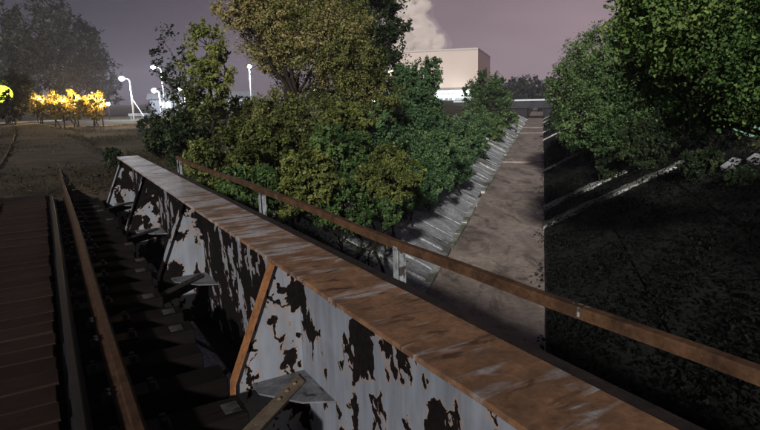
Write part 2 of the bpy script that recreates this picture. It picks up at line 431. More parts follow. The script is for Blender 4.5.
def slab_row(mb, side, a0, a1, s0, s1, jit, th=0.10):
    """one concrete slab lying on a bank; s is the distance measured sideways from the bed"""
    e = BL if side < 0 else BR; k = 0.5 if side < 0 else 0.52
    dz, ta = random.uniform(-jit, jit), random.uniform(-jit, jit)
    top, bot = [], []
    ns = 4
    for i in range(ns + 1):
        s = s0 + (s1 - s0) * i / ns
        for j, a in enumerate((a0, (a0 + a1) / 2, a1)):
            jj = random.uniform(-0.018, 0.018)
            z = FLOOR + s * k + dz + ta * (j - 1) + jj
            aj = a + random.uniform(-0.03, 0.03)
            top.append(tuple(canal(e + side * s, aj, z + 0.03))); bot.append(tuple(canal(e + side * s, aj, z - th)))
    n = len(top); fs = []
    for i in range(ns):
        for j in range(2):
            q = (i * 3 + j, i * 3 + j + 1, i * 3 + j + 4, i * 3 + j + 3); fs.append(q)
    for i in range(ns):
        for j in (0, 2): fs.append((i * 3 + j, (i + 1) * 3 + j, n + (i + 1) * 3 + j, n + i * 3 + j))
    for i in (0, ns):
        for j in range(2): fs.append((i * 3 + j, i * 3 + j + 1, n + i * 3 + j + 1, n + i * 3 + j))
    mb.add(top + bot, fs)
left = MB()
a = -14.0
while a < 118:
    w = 0.92 if a < 60 else 1.8
    gap = random.uniform(0.06, 0.15) if a < 60 else 0.12
    slab_row(left, -1, a, a + w, 0.12, 1.72, 0.03)
    slab_row(left, -1, a + 0.05, a + w - 0.06, 1.84, 3.6, 0.05)
    if a < 60: slab_row(left, -1, a + 0.02, a + w, 3.75, 5.7, 0.05)
    a += w + gap
mbk = left.build('canal_bank', M_SLAB); struct(mbk)
toe = MB()
for i in range(70):                 # kerb at the foot of the left bank
    a0 = -14 + i * 1.9
    if random.random() < 0.12: continue
    M = Matrix.Translation(Vector(canal(BL - 0.02, a0, FLOOR))) @ Matrix.Rotation(-YC + random.uniform(-.012, .012), 4, 'Z')
    toe.box(-0.11, 0.11, 0.02, 1.86, -0.1, 0.09 + random.uniform(-.02, .02), M)
struct(toe.build('canal_kerb', M_RIB, bevel=0.015))
right = MB()
a = -14.0
while a < 118:
    w = 3.15
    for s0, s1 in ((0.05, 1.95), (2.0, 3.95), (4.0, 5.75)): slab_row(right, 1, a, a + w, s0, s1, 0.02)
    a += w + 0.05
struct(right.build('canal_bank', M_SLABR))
rib = MB()                          # raised concrete ribs that climb both banks
for a in STN:
    for side in (-1, 1):
        if side < 0 and a < 30: continue
        e, k = (BL, 0.5) if side < 0 else (BR, 0.52)
        L = 5.2 if side > 0 else 2.6
        hw = 0.42
        vs, n = [], 22
        for i in range(n + 1):
            s = L * i / n
            for da, dz in ((-hw, -0.1), (-hw + 0.05, 0.15), (hw - 0.05, 0.13), (hw, -0.1)):
                vs.append(tuple(canal(e + side * s, a + da + random.uniform(-.03, .03), FLOOR + s * k + dz + (random.uniform(-.05, .02) if dz > 0 else 0))))
        rib.add(vs, [(i * 4 + j, i * 4 + j + 1, i * 4 + 5 + j, i * 4 + 4 + j) for i in range(n) for j in range(3)] + [(0, 1, 2, 3)])
struct(rib.build('canal_rib', M_RIB))

# ------------------------------------------------------------------ railway bridge (bridge frame: x sideways, y along, z up)
BROT = -YB
FT = 0.60                           # top of the flange
GA = [-2.1, 0.75, 3.6, 6.45, 9.3, 12.15]
A0, A1 = -3.4, 12.75
def make_girder(name, label):
    t = thing(name, label, 'bridge girder', (0, 0, 0), BROT, 'side girders of the railway bridge')
    m = MB(); n = 60; vs = []        # top flange: long plate with a slightly nibbled edge
    for i in range(n + 1):
        y = A0 + (A1 - A0) * i / n
        e0, e1 = random.uniform(-.004, .004), random.uniform(-.004, .004)
        vs += [(1.215 + e0, y, FT - 0.022), (1.215 + e0, y, FT - 0.003), (1.221 + e0, y, FT), (1.615 + e1, y, FT), (1.622 + e1, y, FT - 0.003), (1.622 + e1, y, FT - 0.022)]
    fs = [(i * 6 + j, i * 6 + (j + 1) % 6, i * 6 + 6 + (j + 1) % 6, i * 6 + 6 + j) for i in range(n) for j in range(6)]
    fs += [tuple(range(6)), tuple(range(n * 6, n * 6 + 6))[::-1]]
    m.add(vs, [f[::-1] for f in fs]); m.build('top_flange', M_FLANGE, t)
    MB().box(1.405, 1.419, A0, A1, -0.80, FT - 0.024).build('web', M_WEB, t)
    MB().box(1.22, 1.61, A0, A1, -0.825, -0.803).build('bottom_flange', M_BLACK, t)
    for a in GA:
        prof = [(1.225, FT - 0.025), (1.403, FT - 0.025), (1.403, -0.798), (0.86, -0.798), (0.90, -0.21)]
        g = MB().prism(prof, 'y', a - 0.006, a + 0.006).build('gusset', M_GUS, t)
        s = MB()                     # flat bar welded along the sloping edge
        for (x0, z0), (x1, z1) in (((1.214, FT - 0.027), (0.889, -0.21)), ((0.889, -0.213), (0.849, -0.798))):
            s.add([(x0, a - .05, z0), (x0, a + .05, z0), (x1, a + .05, z1), (x1, a - .05, z1), (x0 + .011, a - .05, z0), (x0 + .011, a + .05, z0), (x1 + .011, a + .05, z1), (x1 + .011, a - .05, z1)],
                  [(0, 3, 2, 1), (4, 5, 6, 7), (0, 1, 5, 4), (1, 2, 6, 5), (2, 3, 7, 6), (3, 0, 4, 7)])
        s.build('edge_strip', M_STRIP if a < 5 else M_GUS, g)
        # flat connection plate in the corner and the diagonal bracing bar bolted to it
        MB().prism([(1.402, a - 0.52), (1.402, a - 0.008), (1.02, a - 0.008), (1.02, a - 0.16), (1.22, a - 0.42)], 'z', -0.262, -0.250).build('bracing_plate', M_PLATE, t)
        MB().prism([(1.402, a + 0.52), (1.402, a + 0.008), (1.02, a + 0.008), (1.02, a + 0.16), (1.22, a + 0.42)], 'z', -0.262, -0.250).build('bracing_plate', M_PLATE, t)
        d = MB()
        d.prism([(1.33, a - 0.20), (1.33, a - 0.07), (-0.35, a - 1.55), (-0.35, a - 1.68)], 'z', -0.245, -0.235)
        d.prism([(1.33, a - 0.075), (1.33, a - 0.065), (-0.35, a - 1.545), (-0.35, a - 1.555)], 'z', -0.37, -0.246)
        for q in (0.04, 0.12, 0.2): d.ball((1.30 - q, a - 0.155 - q * 0.88, -0.234), 0.017, 8, 5, (1, 1, .7))
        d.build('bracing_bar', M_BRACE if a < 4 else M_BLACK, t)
    return t
gird = make_girder('bridge_girder', 'rusty topped plate girder with flaking pale paint running along the right of the track')
g2 = copy_tree(gird)
g2.scale = (-1, 1, 1)
g2.location = (-1.02 * math.cos(BROT), -1.02 * math.sin(BROT), 0)
g2['label'] = 'matching plate girder along the left of the track, beyond the planks'

# handrail on the outer side
hr = thing('handrail', 'low rusty brown handrail on short white posts outside the girder', 'handrail', (0, 0, 0), BROT)
pts = []
for i, y in enumerate(np.arange(-1.4, 9.6, 0.6)):
    pts.append((1.755 + 0.010 * math.sin(y * 2.1), y, 0.822 + 0.012 * math.sin(y * 1.35 + .6) - 0.004 * (i % 3)))
rl = MB()
w, h, th = 0.052, 0.047, 0.009      # angle section: top leg and outer leg, seen as a solid rusty bar
vs, fs = [], []
for x, y, z in pts:
    vs += [(x - w / 2, y, z - h), (x - w / 2, y, z - .006), (x - w / 2 + .006, y, z), (x + w / 2 - .006, y, z), (x + w / 2, y, z - .006), (x + w / 2, y, z - h)]
n = len(pts)
fs = [(i * 6 + (j + 1) % 6, i * 6 + j, i * 6 + 6 + j, i * 6 + 6 + (j + 1) % 6) for i in range(n - 1) for j in range(6)] + [tuple(range(6)), tuple(range(6 * n - 6, 6 * n))[::-1]]
rl.add(vs, [f[::-1] for f in fs]); rl.build('rail', M_RAIL, hr)
MB().box(1.640, 1.652, -1.5, 9.5, 0.45, 0.588).box(1.652, 1.705, -1.5, 9.5, 0.576, 0.588).build('base_angle', M_BLACK, hr)
for a in (0.32, 2.83, 5.34, 9.25):
    p = MB()
    p.box(1.725, 1.733, a - 0.026, a + 0.026, 0.400, 0.776).box(1.777, 1.785, a - 0.026, a + 0.026, 0.400, 0.776).box(1.733, 1.777, a - 0.004, a + 0.004, 0.400, 0.776)
    p.box(1.42, 1.80, a - 0.05, a + 0.05, 0.386, 0.399)
    p.build('post', M_POST, hr, bevel=0.002)
MB().box(1.725, 1.7285, 1.456, 1.466, 0.785, 0.825).build('splice_plate', M_POST, hr)

# cross beams and stringers under the sleepers
cb = None
for a in GA:
    if cb is None:
        cb = thing('cross_beam', 'black steel cross beam under the sleepers between the two side girders', 'beam', (0, 0, 0), BROT, 'cross beams under the track')
        MB().box(-1.86, 0.845, -0.11, 0.11, -0.80, -0.785).box(-1.86, 0.845, -0.11, 0.11, -0.62, -0.605).box(-1.86, 0.845, -0.008, 0.008, -0.785, -0.62).build('beam_body', M_BLACK, cb)
        o = cb
    else: o = copy_tree(cb)
    o.location = (-math.sin(BROT) * a, math.cos(BROT) * a, 0)
for bx, lb in ((0.21, 'black steel stringer under the right-hand running rail'), (-1.23, 'black steel stringer under the left-hand running rail')):
    s = MB().box(bx - .1, bx + .1, A0, A1, -0.43, -0.415).box(bx - .1, bx + .1, A0, A1, -0.60, -0.585).box(bx - .007, bx + .007, A0, A1, -0.585, -0.43)
    tag(s.build('stringer', M_BLACK, None, 0, (0, 0, 0), BROT), lb, 'beam', 'stringers under the running rails')

def bfr(b, a, z=0.0): return (b * math.cos(BROT) - a * math.sin(BROT), b * math.sin(BROT) + a * math.cos(BROT), z)
# sleepers, each with its tie plates
proto = None
for i in range(33):
    a = -3.1 + 0.49 * i + random.uniform(-.03, .03)
    if proto is None:
        proto = thing('railway_sleeper', 'dark creosoted timber sleeper across the bridge under the rails', 'sleeper', bfr(0, a), BROT, 'timber sleepers on the bridge')
        MB().box(-1.93, 0.835, -0.125, 0.125, -0.41, -0.186).build('timber', M_SLEEP, proto, 0.012)
        for bx in (0.235, -1.255):
            p = MB().box(bx - .17, bx + .17, -0.08, 0.08, -0.184, -0.165)
            for dx in (-.13, .13): p.box(bx + dx - .018, bx + dx + .018, -.05, -.014, -0.165, -0.125).box(bx + dx - .018, bx + dx + .018, .014, .05, -0.165, -0.125)
            p.build('tie_plate', M_CHAIRP, proto, 0.003)
        MB().box(0.70, 0.80, -0.07, 0.05, -0.185, -0.181).build('lit_end_patch', M_LIT_END, proto)  # added pale plate standing in for light specks on the sleeper end
        continue
    o = copy_tree(proto)
    for ch in kids(o):
        if ch.name.startswith('lit_end_patch'):
            if random.random() < .5: bpy.data.objects.remove(ch)
            else: ch.location.x = random.uniform(-.06, .02)
    o.location = bfr(random.uniform(-.05, .05), a, 0); o.rotation_euler = (0, 0, BROT + random.uniform(-.012, .012))
# rails: profile swept along the track, bending gently left beyond the bridge
def rail_mesh(b0, a0, a1, hgt, head, foot, mat, name, z0=-0.165):
    prof = [(-foot / 2, 0), (foot / 2, 0), (foot / 2, .010), (.012, .028), (.010, hgt - .045), (head / 2, hgt - .034), (head / 2, hgt - .006), (head / 2 - .008, hgt), (-head / 2 + .008, hgt), (-head / 2, hgt - .006), (-head / 2, hgt - .034), (-.010, hgt - .045), (-.012, .028), (-foot / 2, .010)]
    n = len(prof); vs = []
    As = np.arange(a0, a1 + .01, 0.8)
    for a in As:
        off = 0.0 if a < 18 else -0.62 * ((a - 18) / 34.0) ** 2
        off += 0.006 * math.sin(a * 0.8)
        vs += [(b0 + off + x, a, z0 + z + 0.004 * math.sin(a * 1.1)) for x, z in prof]
    m = MB(); m.add(vs, [(i * n + j, i * n + (j + 1) % n, i * n + n + (j + 1) % n, i * n + n + j) for i in range(len(As) - 1) for j in range(n)] + [tuple(range(n))[::-1], tuple(range(len(vs) - n, len(vs)))])
    return m.build(name, mat, None, 0, (0, 0, 0), BROT)
tag(rail_mesh(0.235, -3.4, 70, 0.165, 0.060, 0.13, M_TRACK, 'running_rail'), 'rusty brown running rail between the sleepers ends and the dark guard rail', 'rail', 'running rails of the track')
tag(rail_mesh(-1.255, -3.4, 70, 0.165, 0.060, 0.13, M_TRACK, 'running_rail'), 'rusty running rail left of the planks, glinting in the far left corner', 'rail', 'running rails of the track')
tag(rail_mesh(-0.025, -3.4, 12.6, 0.145, 0.060, 0.12, M_GUARD, 'guard_rail', -0.183), 'dark blackish guard rail along the right edge of the planks', 'rail', 'guard rails of the bridge')
tag(rail_mesh(-0.995, -3.4, 12.6, 0.145, 0.060, 0.12, M_GUARD, 'guard_rail', -0.183), 'dark guard rail along the left edge of the planks', 'rail', 'guard rails of the bridge')
# plank walkway between the guard rails
pk = None
for i in range(66):
    a = -3.2 + 0.255 * i
    if pk is None:
        m = MB(); m.box(-0.385, 0.385, -0.121, 0.121, -0.183, -0.128)
        pk = m.build('deck_plank', M_PLANK, None, 0.006); o = pk
        tag(o, 'worn brown deck plank laid across between the guard rails', 'plank', 'walkway planks between the guard rails')
    else:
        o = pk.copy(); COL.objects.link(o)
    o.location = bfr(-0.51 + random.uniform(-.012, .012), a, random.uniform(-.008, .006)); o.rotation_euler = (random.uniform(-.012, .012), random.uniform(-.008, .008), BROT + random.uniform(-.02, .02))
# abutment where the bridge lands on the left bank
ab = thing('abutment', 'dark stained concrete abutment under the far end of the bridge', 'abutment', (0, 0, 0), BROT)
MB().box(-2.9, 2.2, 12.85, 13.9, -3.3, -0.42).build('abutment_wall', M_ABUT, ab, 0.03)
MB().box(-2.9, 2.2, 12.2, 12.84, -3.3, -0.84).build('bearing_shelf', M_ABUT, ab, 0.03)
# track bed beyond the bridge: low ridge of dirty ballast
bed = MB(); vs = []
As_ = np.arange(12.75, 72, 0.35)
bx_ = [-3.4, -2.4, -1.6, -1.1, -0.9, -0.2, 0.5, 1.2, 2.2]
for a in As_:
    off = 0.0 if a < 18 else -0.62 * ((a - 18) / 34.0) ** 2
    for b in bx_:
        edge = 0.40 if b in (-3.4, 2.2) else (0.10 if b in (-2.4,) else 0.0)
        rise = max(0, min(1, (a - 15.2) / 2.5)) * (0.10 if b > -1.0 else 0.02)
        lead = max(0, 1 - (a - 12.75) / 1.1) * (0.22 + 0.10 * nsy(b * 3.3, 2))
        vs.append((b + off, a, -0.10 + rise - lead - edge + 0.035 * nsy(b * 4.1, a * 2.3) + 0.05 * max(0, nsy(a * 0.5, b)) ))
nb = len(bx_)
bed.add(vs, [(i * nb + j, i * nb + j + 1, i * nb + nb + j + 1, i * nb + nb + j) for i in range(len(As_) - 1) for j in range(nb - 1)], True)
tb = MT('dirty_ballast', 0.95, 0, 0.2); v = tb.mapped()
n1 = tb.noise(v, 0.6, 6, 0.65); n2 = tb.noise(v, 13, 8, 0.75, 0.6)
tb.set('Base Color', tb.mix(tb.range(n2, 0.42, 0.62), tb.mix(tb.range(n1, .38, .62), (0.024, 0.019, 0.011), (0.085, 0.064, 0.043)), (0.016, 0.014, 0.008))); tb.bump(n2, 0.9, 0.04)
struct(bed.build('track_bed', tb.m, None, 0, (0, 0, 0), BROT))
# pale road crossing the line in the distance
rd = MB(); vs = []
c0, c1 = P(-60, 122.5, 70), P(62, 119.5, 74)
for i in range(13):
    p = c0 + (c1 - c0) * i / 12
    for k in (-1, 1):
        d = p[:2] / np.hypot(*p[:2]); vs.append((p[0] + d[0] * k * 2.6, p[1] + d[1] * k * 2.6, TOP + 0.36))
rd.add(vs, [(2 * i, 2 * i + 2, 2 * i + 3, 2 * i + 1) for i in range(12)])
struct(rd.build('road', M_ROAD))

# ------------------------------------------------------------------ foliage
LEAF = dict(
    dry=mat_leaf('leaf_dry', (0.012, 0.011, 0.005), (0.032, 0.028, 0.013), (0.070, 0.058, 0.030), 0.2, 0.9),
    bright=mat_leaf('leaf_bright', (0.014, 0.036, 0.010), (0.062, 0.122, 0.032), (0.20, 0.27, 0.075), 0.35),
    lit=mat_leaf('leaf_fresh', (0.024, 0.056, 0.020), (0.090, 0.155, 0.052), (0.20, 0.27, 0.11), 0.35),
    autumn=mat_leaf('leaf_autumn', (0.042, 0.052, 0.015), (0.140, 0.160, 0.045), (0.34, 0.275, 0.125), 0.35),
    green=mat_leaf('leaf_green', (0.020, 0.042, 0.014), (0.064, 0.116, 0.036), (0.15, 0.22, 0.066), 0.3),
    cool=mat_leaf('leaf_cool', (0.016, 0.042, 0.017), (0.060, 0.120, 0.050), (0.145, 0.225, 0.090), 0.3),
    olive=mat_leaf('leaf_olive', (0.028, 0.036, 0.011), (0.098, 0.122, 0.030), (0.24, 0.26, 0.075), 0.35),
    dark=mat_leaf('leaf_dark', (0.0104, 0.0169, 0.0091), (0.0234, 0.0390, 0.0156), (0.0520, 0.0728, 0.0260), 0.25),
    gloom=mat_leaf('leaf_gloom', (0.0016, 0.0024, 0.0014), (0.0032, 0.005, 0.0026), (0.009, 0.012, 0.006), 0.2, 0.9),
    gold=mat_leaf('leaf_gold', (0.06, 0.05, 0.015), (0.14, 0.11, 0.03), (0.24, 0.19, 0.05), 0.4),
    far=mat_leaf('leaf_far', (0.0140, 0.0182, 0.0126), (0.0280, 0.0350, 0.0224), (0.0490, 0.0560, 0.0350), 0.25),
)
def leaf_object(name, C, N, size, tint, mat, parent=None, pointy=False, wf=1.0):
    """one mesh of many folded leaves: C centres, N facing, size lengths, tint 0..1"""
    n = len(C)
    N = N / (np.linalg.norm(N, axis=1, keepdims=True) + 1e-9)
    r = RNG.normal(size=(n, 3)); U = np.cross(N, r); U /= (np.linalg.norm(U, axis=1, keepdims=True) + 1e-9)
    V = np.cross(N, U)
    s = size[:, None]; wd = s * wf * RNG.uniform(0.26, 0.42, (n, 1)); fold = wd * RNG.uniform(0.1, 0.7, (n, 1))
    base, tip = C - U * s * .5, C + U * s * .5 - N * s * .12
    if pointy:
        L1, R1 = C - U * s * .18 - V * wd + N * fold, C - U * s * .18 + V * wd + N * fold
        L2, R2 = C + U * s * .2 - V * wd * .72 + N * fold * .6, C + U * s * .2 + V * wd * .72 + N * fold * .6
        vv = np.stack([base, L1, L2, tip, R2, R1], 1).reshape(-1, 3); k = 6
        q = np.arange(n)[:, None] * 6
        loops = np.concatenate([q + np.array([[0, 1, 2, 3]]), q + np.array([[0, 3, 4, 5]])], 1).reshape(-1)
        starts = np.arange(2 * n) * 4; tot = np.full(2 * n, 4)
    else:
        L, Rr = C - V * wd + N * fold - U * s * .08, C + V * wd + N * fold - U * s * .08
        vv = np.stack([base, L, tip, Rr], 1).reshape(-1, 3); k = 4
        q = np.arange(n)[:, None] * 4
        loops = np.concatenate([q + np.array([[0, 1, 2]]), q + np.array([[0, 2, 3]])], 1).reshape(-1)
        starts = np.arange(2 * n) * 3; tot = np.full(2 * n, 3)
    me = bpy.data.meshes.new(name)
    me.vertices.add(len(vv)); me.vertices.foreach_set('co', vv.astype(np.float32).ravel())
    me.loops.add(len(loops)); me.loops.foreach_set('vertex_index', loops.astype(np.int32))
    me.polygons.add(2 * n); me.polygons.foreach_set('loop_start', starts.astype(np.int32))
    me.update(calc_edges=True)
    at = me.attributes.new('tint', 'FLOAT', 'POINT'); at.data.foreach_set('value', np.repeat(np.clip(tint, 0, 1), k).astype(np.float32))
    me.materials.append(mat)
    o = bpy.data.objects.new(name, me)
    return link(o, parent)
def blob_leaves(blobs, nleaf, size, clump=0.24, hollow=0.5):
    """leaves on twigs spread through ellipsoid blobs (cx,cy,cz,rx,ry,rz,tint,share); returns arrays and twig ends"""
    C, N, S, T, tw = [], [], [], [], []
    wsum = sum(b[3] * b[4] + b[5] * b[3] for b in blobs)
    for b in blobs:
        c = np.array(b[:3]); r = np.array(b[3:6]); share = (b[3] * b[4] + b[5] * b[3]) / wsum
        n = max(20, int(nleaf * share)); m = max(6, int(7 + n / 115))
        d = RNG.normal(size=(m, 3)); d /= np.linalg.norm(d, axis=1, keepdims=True)
        rad = hollow + (1.04 - hollow) * RNG.random(m) ** 0.6
        cc = c + d * r * rad[:, None]
        ct = b[6] + RNG.normal(0, 0.19, m); tw.append((c, cc))
        w = RNG.random(m) ** 1.5 + 0.15; w /= w.sum()
        idx = RNG.choice(m, n, p=w)
        rm = r.mean() * clump
        # twigs: a few directions per clump, leaves strung along them
        td = d[:, None, :] * 0.7 + RNG.normal(size=(m, 6, 3)) * 0.8; td[:, :, 2] -= 0.12
        td /= np.linalg.norm(td, axis=2, keepdims=True)
        k = RNG.integers(0, 6, n); along = RNG.random(n) ** 0.8
        pos = cc[idx] + td[idx, k] * (along * rm * 1.9)[:, None] + RNG.normal(0, rm * 0.20, (n, 3))
        C.append(pos); nn = d[idx] * 0.5 + RNG.normal(size=(n, 3)) * 0.75; nn[:, 2] += 0.55
        N.append(nn); S.append(size * RNG.choice([.55, .8, 1.0, 1.35], n) * RNG.uniform(0.8, 1.15, n)); T.append(ct[idx] + RNG.normal(0, 0.14, n))
    return np.concatenate(C), np.concatenate(N), np.concatenate(S), np.concatenate(T), tw
def limb(mb, p, q, r0, r1, sag=0.12, n=6, sides=6):
    p, q = np.array(p, float), np.array(q, float); L = np.linalg.norm(q - p)
    o = RNG.normal(0, sag * L * 0.5, 3); pts, rr = [], []
    for i in range(n + 1):
        t = i / n; w = math.sin(math.pi * t)
        pts.append(p + (q - p) * t + o * w + RNG.normal(0, 0.012 * L, 3) * w); rr.append(r0 + (r1 - r0) * t)
    mb.tube(pts, rr, sides)
def plant(name, label, cat, base, blobs, nleaf, size, leaf, trunk=0.12, stems=1, group=None, twigs=True, clump=0.24, hollow=0.5, pointy=False, fork=0.35):
    """tree or shrub: > trunk (with limbs and twigs) and crown. base world xyz, blobs world ellipsoids"""
    base = np.array(base, float); t = thing(name, label, cat, tuple(base), 0, group)
    rel = [tuple(np.array(b[:3]) - base) + tuple(b[3:]) for b in blobs]
    C, N, S, T, tw = blob_leaves(rel, nleaf, size, clump, hollow)
    mb = MB()
    cen = np.mean([c for c, _ in tw], axis=0)
    hubs = []
    for s in range(stems):
        off = RNG.normal(0, 0.18 * (stems > 1), 3); off[2] = -0.25
        h = cen * fork + RNG.normal(0, 0.25 * (stems > 1), 3); h[2] = max(0.3, cen[2] * fork * 1.3)
        limb(mb, off, h, trunk, trunk * 0.72, 0.08, 6, 8); hubs.append(h)
    for c, ends in tw:
        h = hubs[int(RNG.integers(0, stems))]
        limb(mb, h, c, trunk * 0.62, trunk * 0.22, 0.16, 6, 6)
        if twigs:
            for e in ends[:14]: limb(mb, c + (e - c) * 0.02, e, trunk * 0.16, trunk * 0.04, 0.2, 3, 4)
    mb.build('trunk', M_BARK, t)
    leaf_object('crown' if 'tree' in name else 'foliage', C, N, S, T, LEAF[leaf], t, pointy)
    return t
def B(u, v, r, D, dd=0.0, tint=0.5, sq=1.0):        # blob at a photo direction; r in photo pixels, real size follows from D
    p = P(u, v, D + dd); rr = r * D / 585.0
    return (p[0], p[1], p[2], rr, rr, rr * sq, tint)
def foot(u, D):
    x, y, _ = ray(u, 110); k = D / math.hypot(x, y); return (x * k, y * k, gz(x * k, y * k))

# --- left bank trees
plant('autumn_tree', 'large bushy tree turning tan and gold, centre left behind the handrail', 'tree', foot(305, 22),
      [B(275, 30, 30, 22, 0, .85), B(236, 8, 17, 22, -.5, .95), B(258, 8, 22, 22, .2, .9), B(300, 12, 34, 22, .6, .80), B(272, 56, 15, 22, .5, .85), B(322, 40, 30, 22, -.8, .66), B(285, -28, 40, 22, 0, .8),
       B(350, 62, 26, 22, -1, .42), B(345, 25, 24, 22, 1, .5), B(372, 95, 24, 22, -.6, .38), B(335, 92, 26, 22, .8, .35), B(300, 70, 24, 22, 1.4, .55), B(282, 112, 20, 22, -1.2, .35), B(252, 118, 18, 22, .6, .3), B(315, 125, 26, 22, -1.5, .3)],
      105000, 0.086, 'autumn', 0.13, 3, 'trees on the left bank', clump=0.26, fork=0.4)
plant('yellow_tree', 'slender yellow-green tree left of the big autumn tree', 'tree', foot(207, 26),
      [B(207, 46, 15, 26, 0, .9, 1.3), B(198, 68, 14, 26, .4, .8), B(215, 74, 15, 26, -.5, .8), B(203, 98, 19, 26, 0, .3), B(220, 54, 9, 26, .3, .9), B(190, 112, 18, 26, .5, .15)],
      16000, 0.115, 'olive', 0.09, 2, 'trees on the left bank')
plant('dark_tree', 'tall dark green tree behind the autumn tree, beside the steam', 'tree', foot(378, 32),
      [B(372, 18, 26, 32, 0, .55), B(360, -18, 34, 32, 0, .5), B(388, -5, 16, 32, -.8, .6), B(390, 44, 13, 32, -.6, .55), B(402, 26, 9, 32, -1, .65), B(360, 50, 26, 32, .6, .4), B(385, 78, 24, 32, -.4, .4)],
      40000, 0.13, 'dark', 0.2, 1, 'trees on the left bank')
plant('lobed_tree', 'dark green tree with ragged side branches in front of the pale building', 'tree', foot(415, 27),
      [B(413, 88, 18, 27, 0, .55), B(427, 72, 13, 27, -.4, .6), B(433, 84, 7, 27, -.6, .6), B(400, 108, 20, 27, .3, .5), B(418, 106, 17, 27, -.8, .55), B(434, 110, 8, 27, 0, .55), B(405, 75, 11, 27, .5, .6), B(432, 126, 14, 27, -.6, .55), B(410, 130, 22, 27, -1, .5)],
      40000, 0.105, 'cool', 0.11, 2, 'trees on the left bank')
plant('sparse_tree', 'thin dark tree with scattered leaves in front of the white street lamps', 'tree', foot(172, 30),
      [B(164, 42, 9, 30, 0, .4, 1.6), B(172, 66, 13, 30, .4, .4), B(158, 72, 9, 30, -.3, .4), B(176, 92, 13, 30, 0, .35), B(186, 60, 8, 30, .3, .4), B(170, 118, 16, 30, 0, .3)],
      1500, 0.16, 'dark', 0.05, 2, 'trees on the left bank', clump=0.4)
plant('round_tree', 'rounded olive-green tree right of the pale building, beside the canal', 'tree', foot(484, 74),
      [B(486, 88, 14, 74, 0, .4), B(474, 92, 9, 74, 0, .35), B(500, 98, 11, 74, -1, .4), B(490, 104, 14, 74, -2, .35), B(508, 108, 8, 74, -2, .45), B(478, 108, 12, 74, -1, .35)],
      16000, 0.28, 'green', 0.2, 1, 'trees on the left bank')

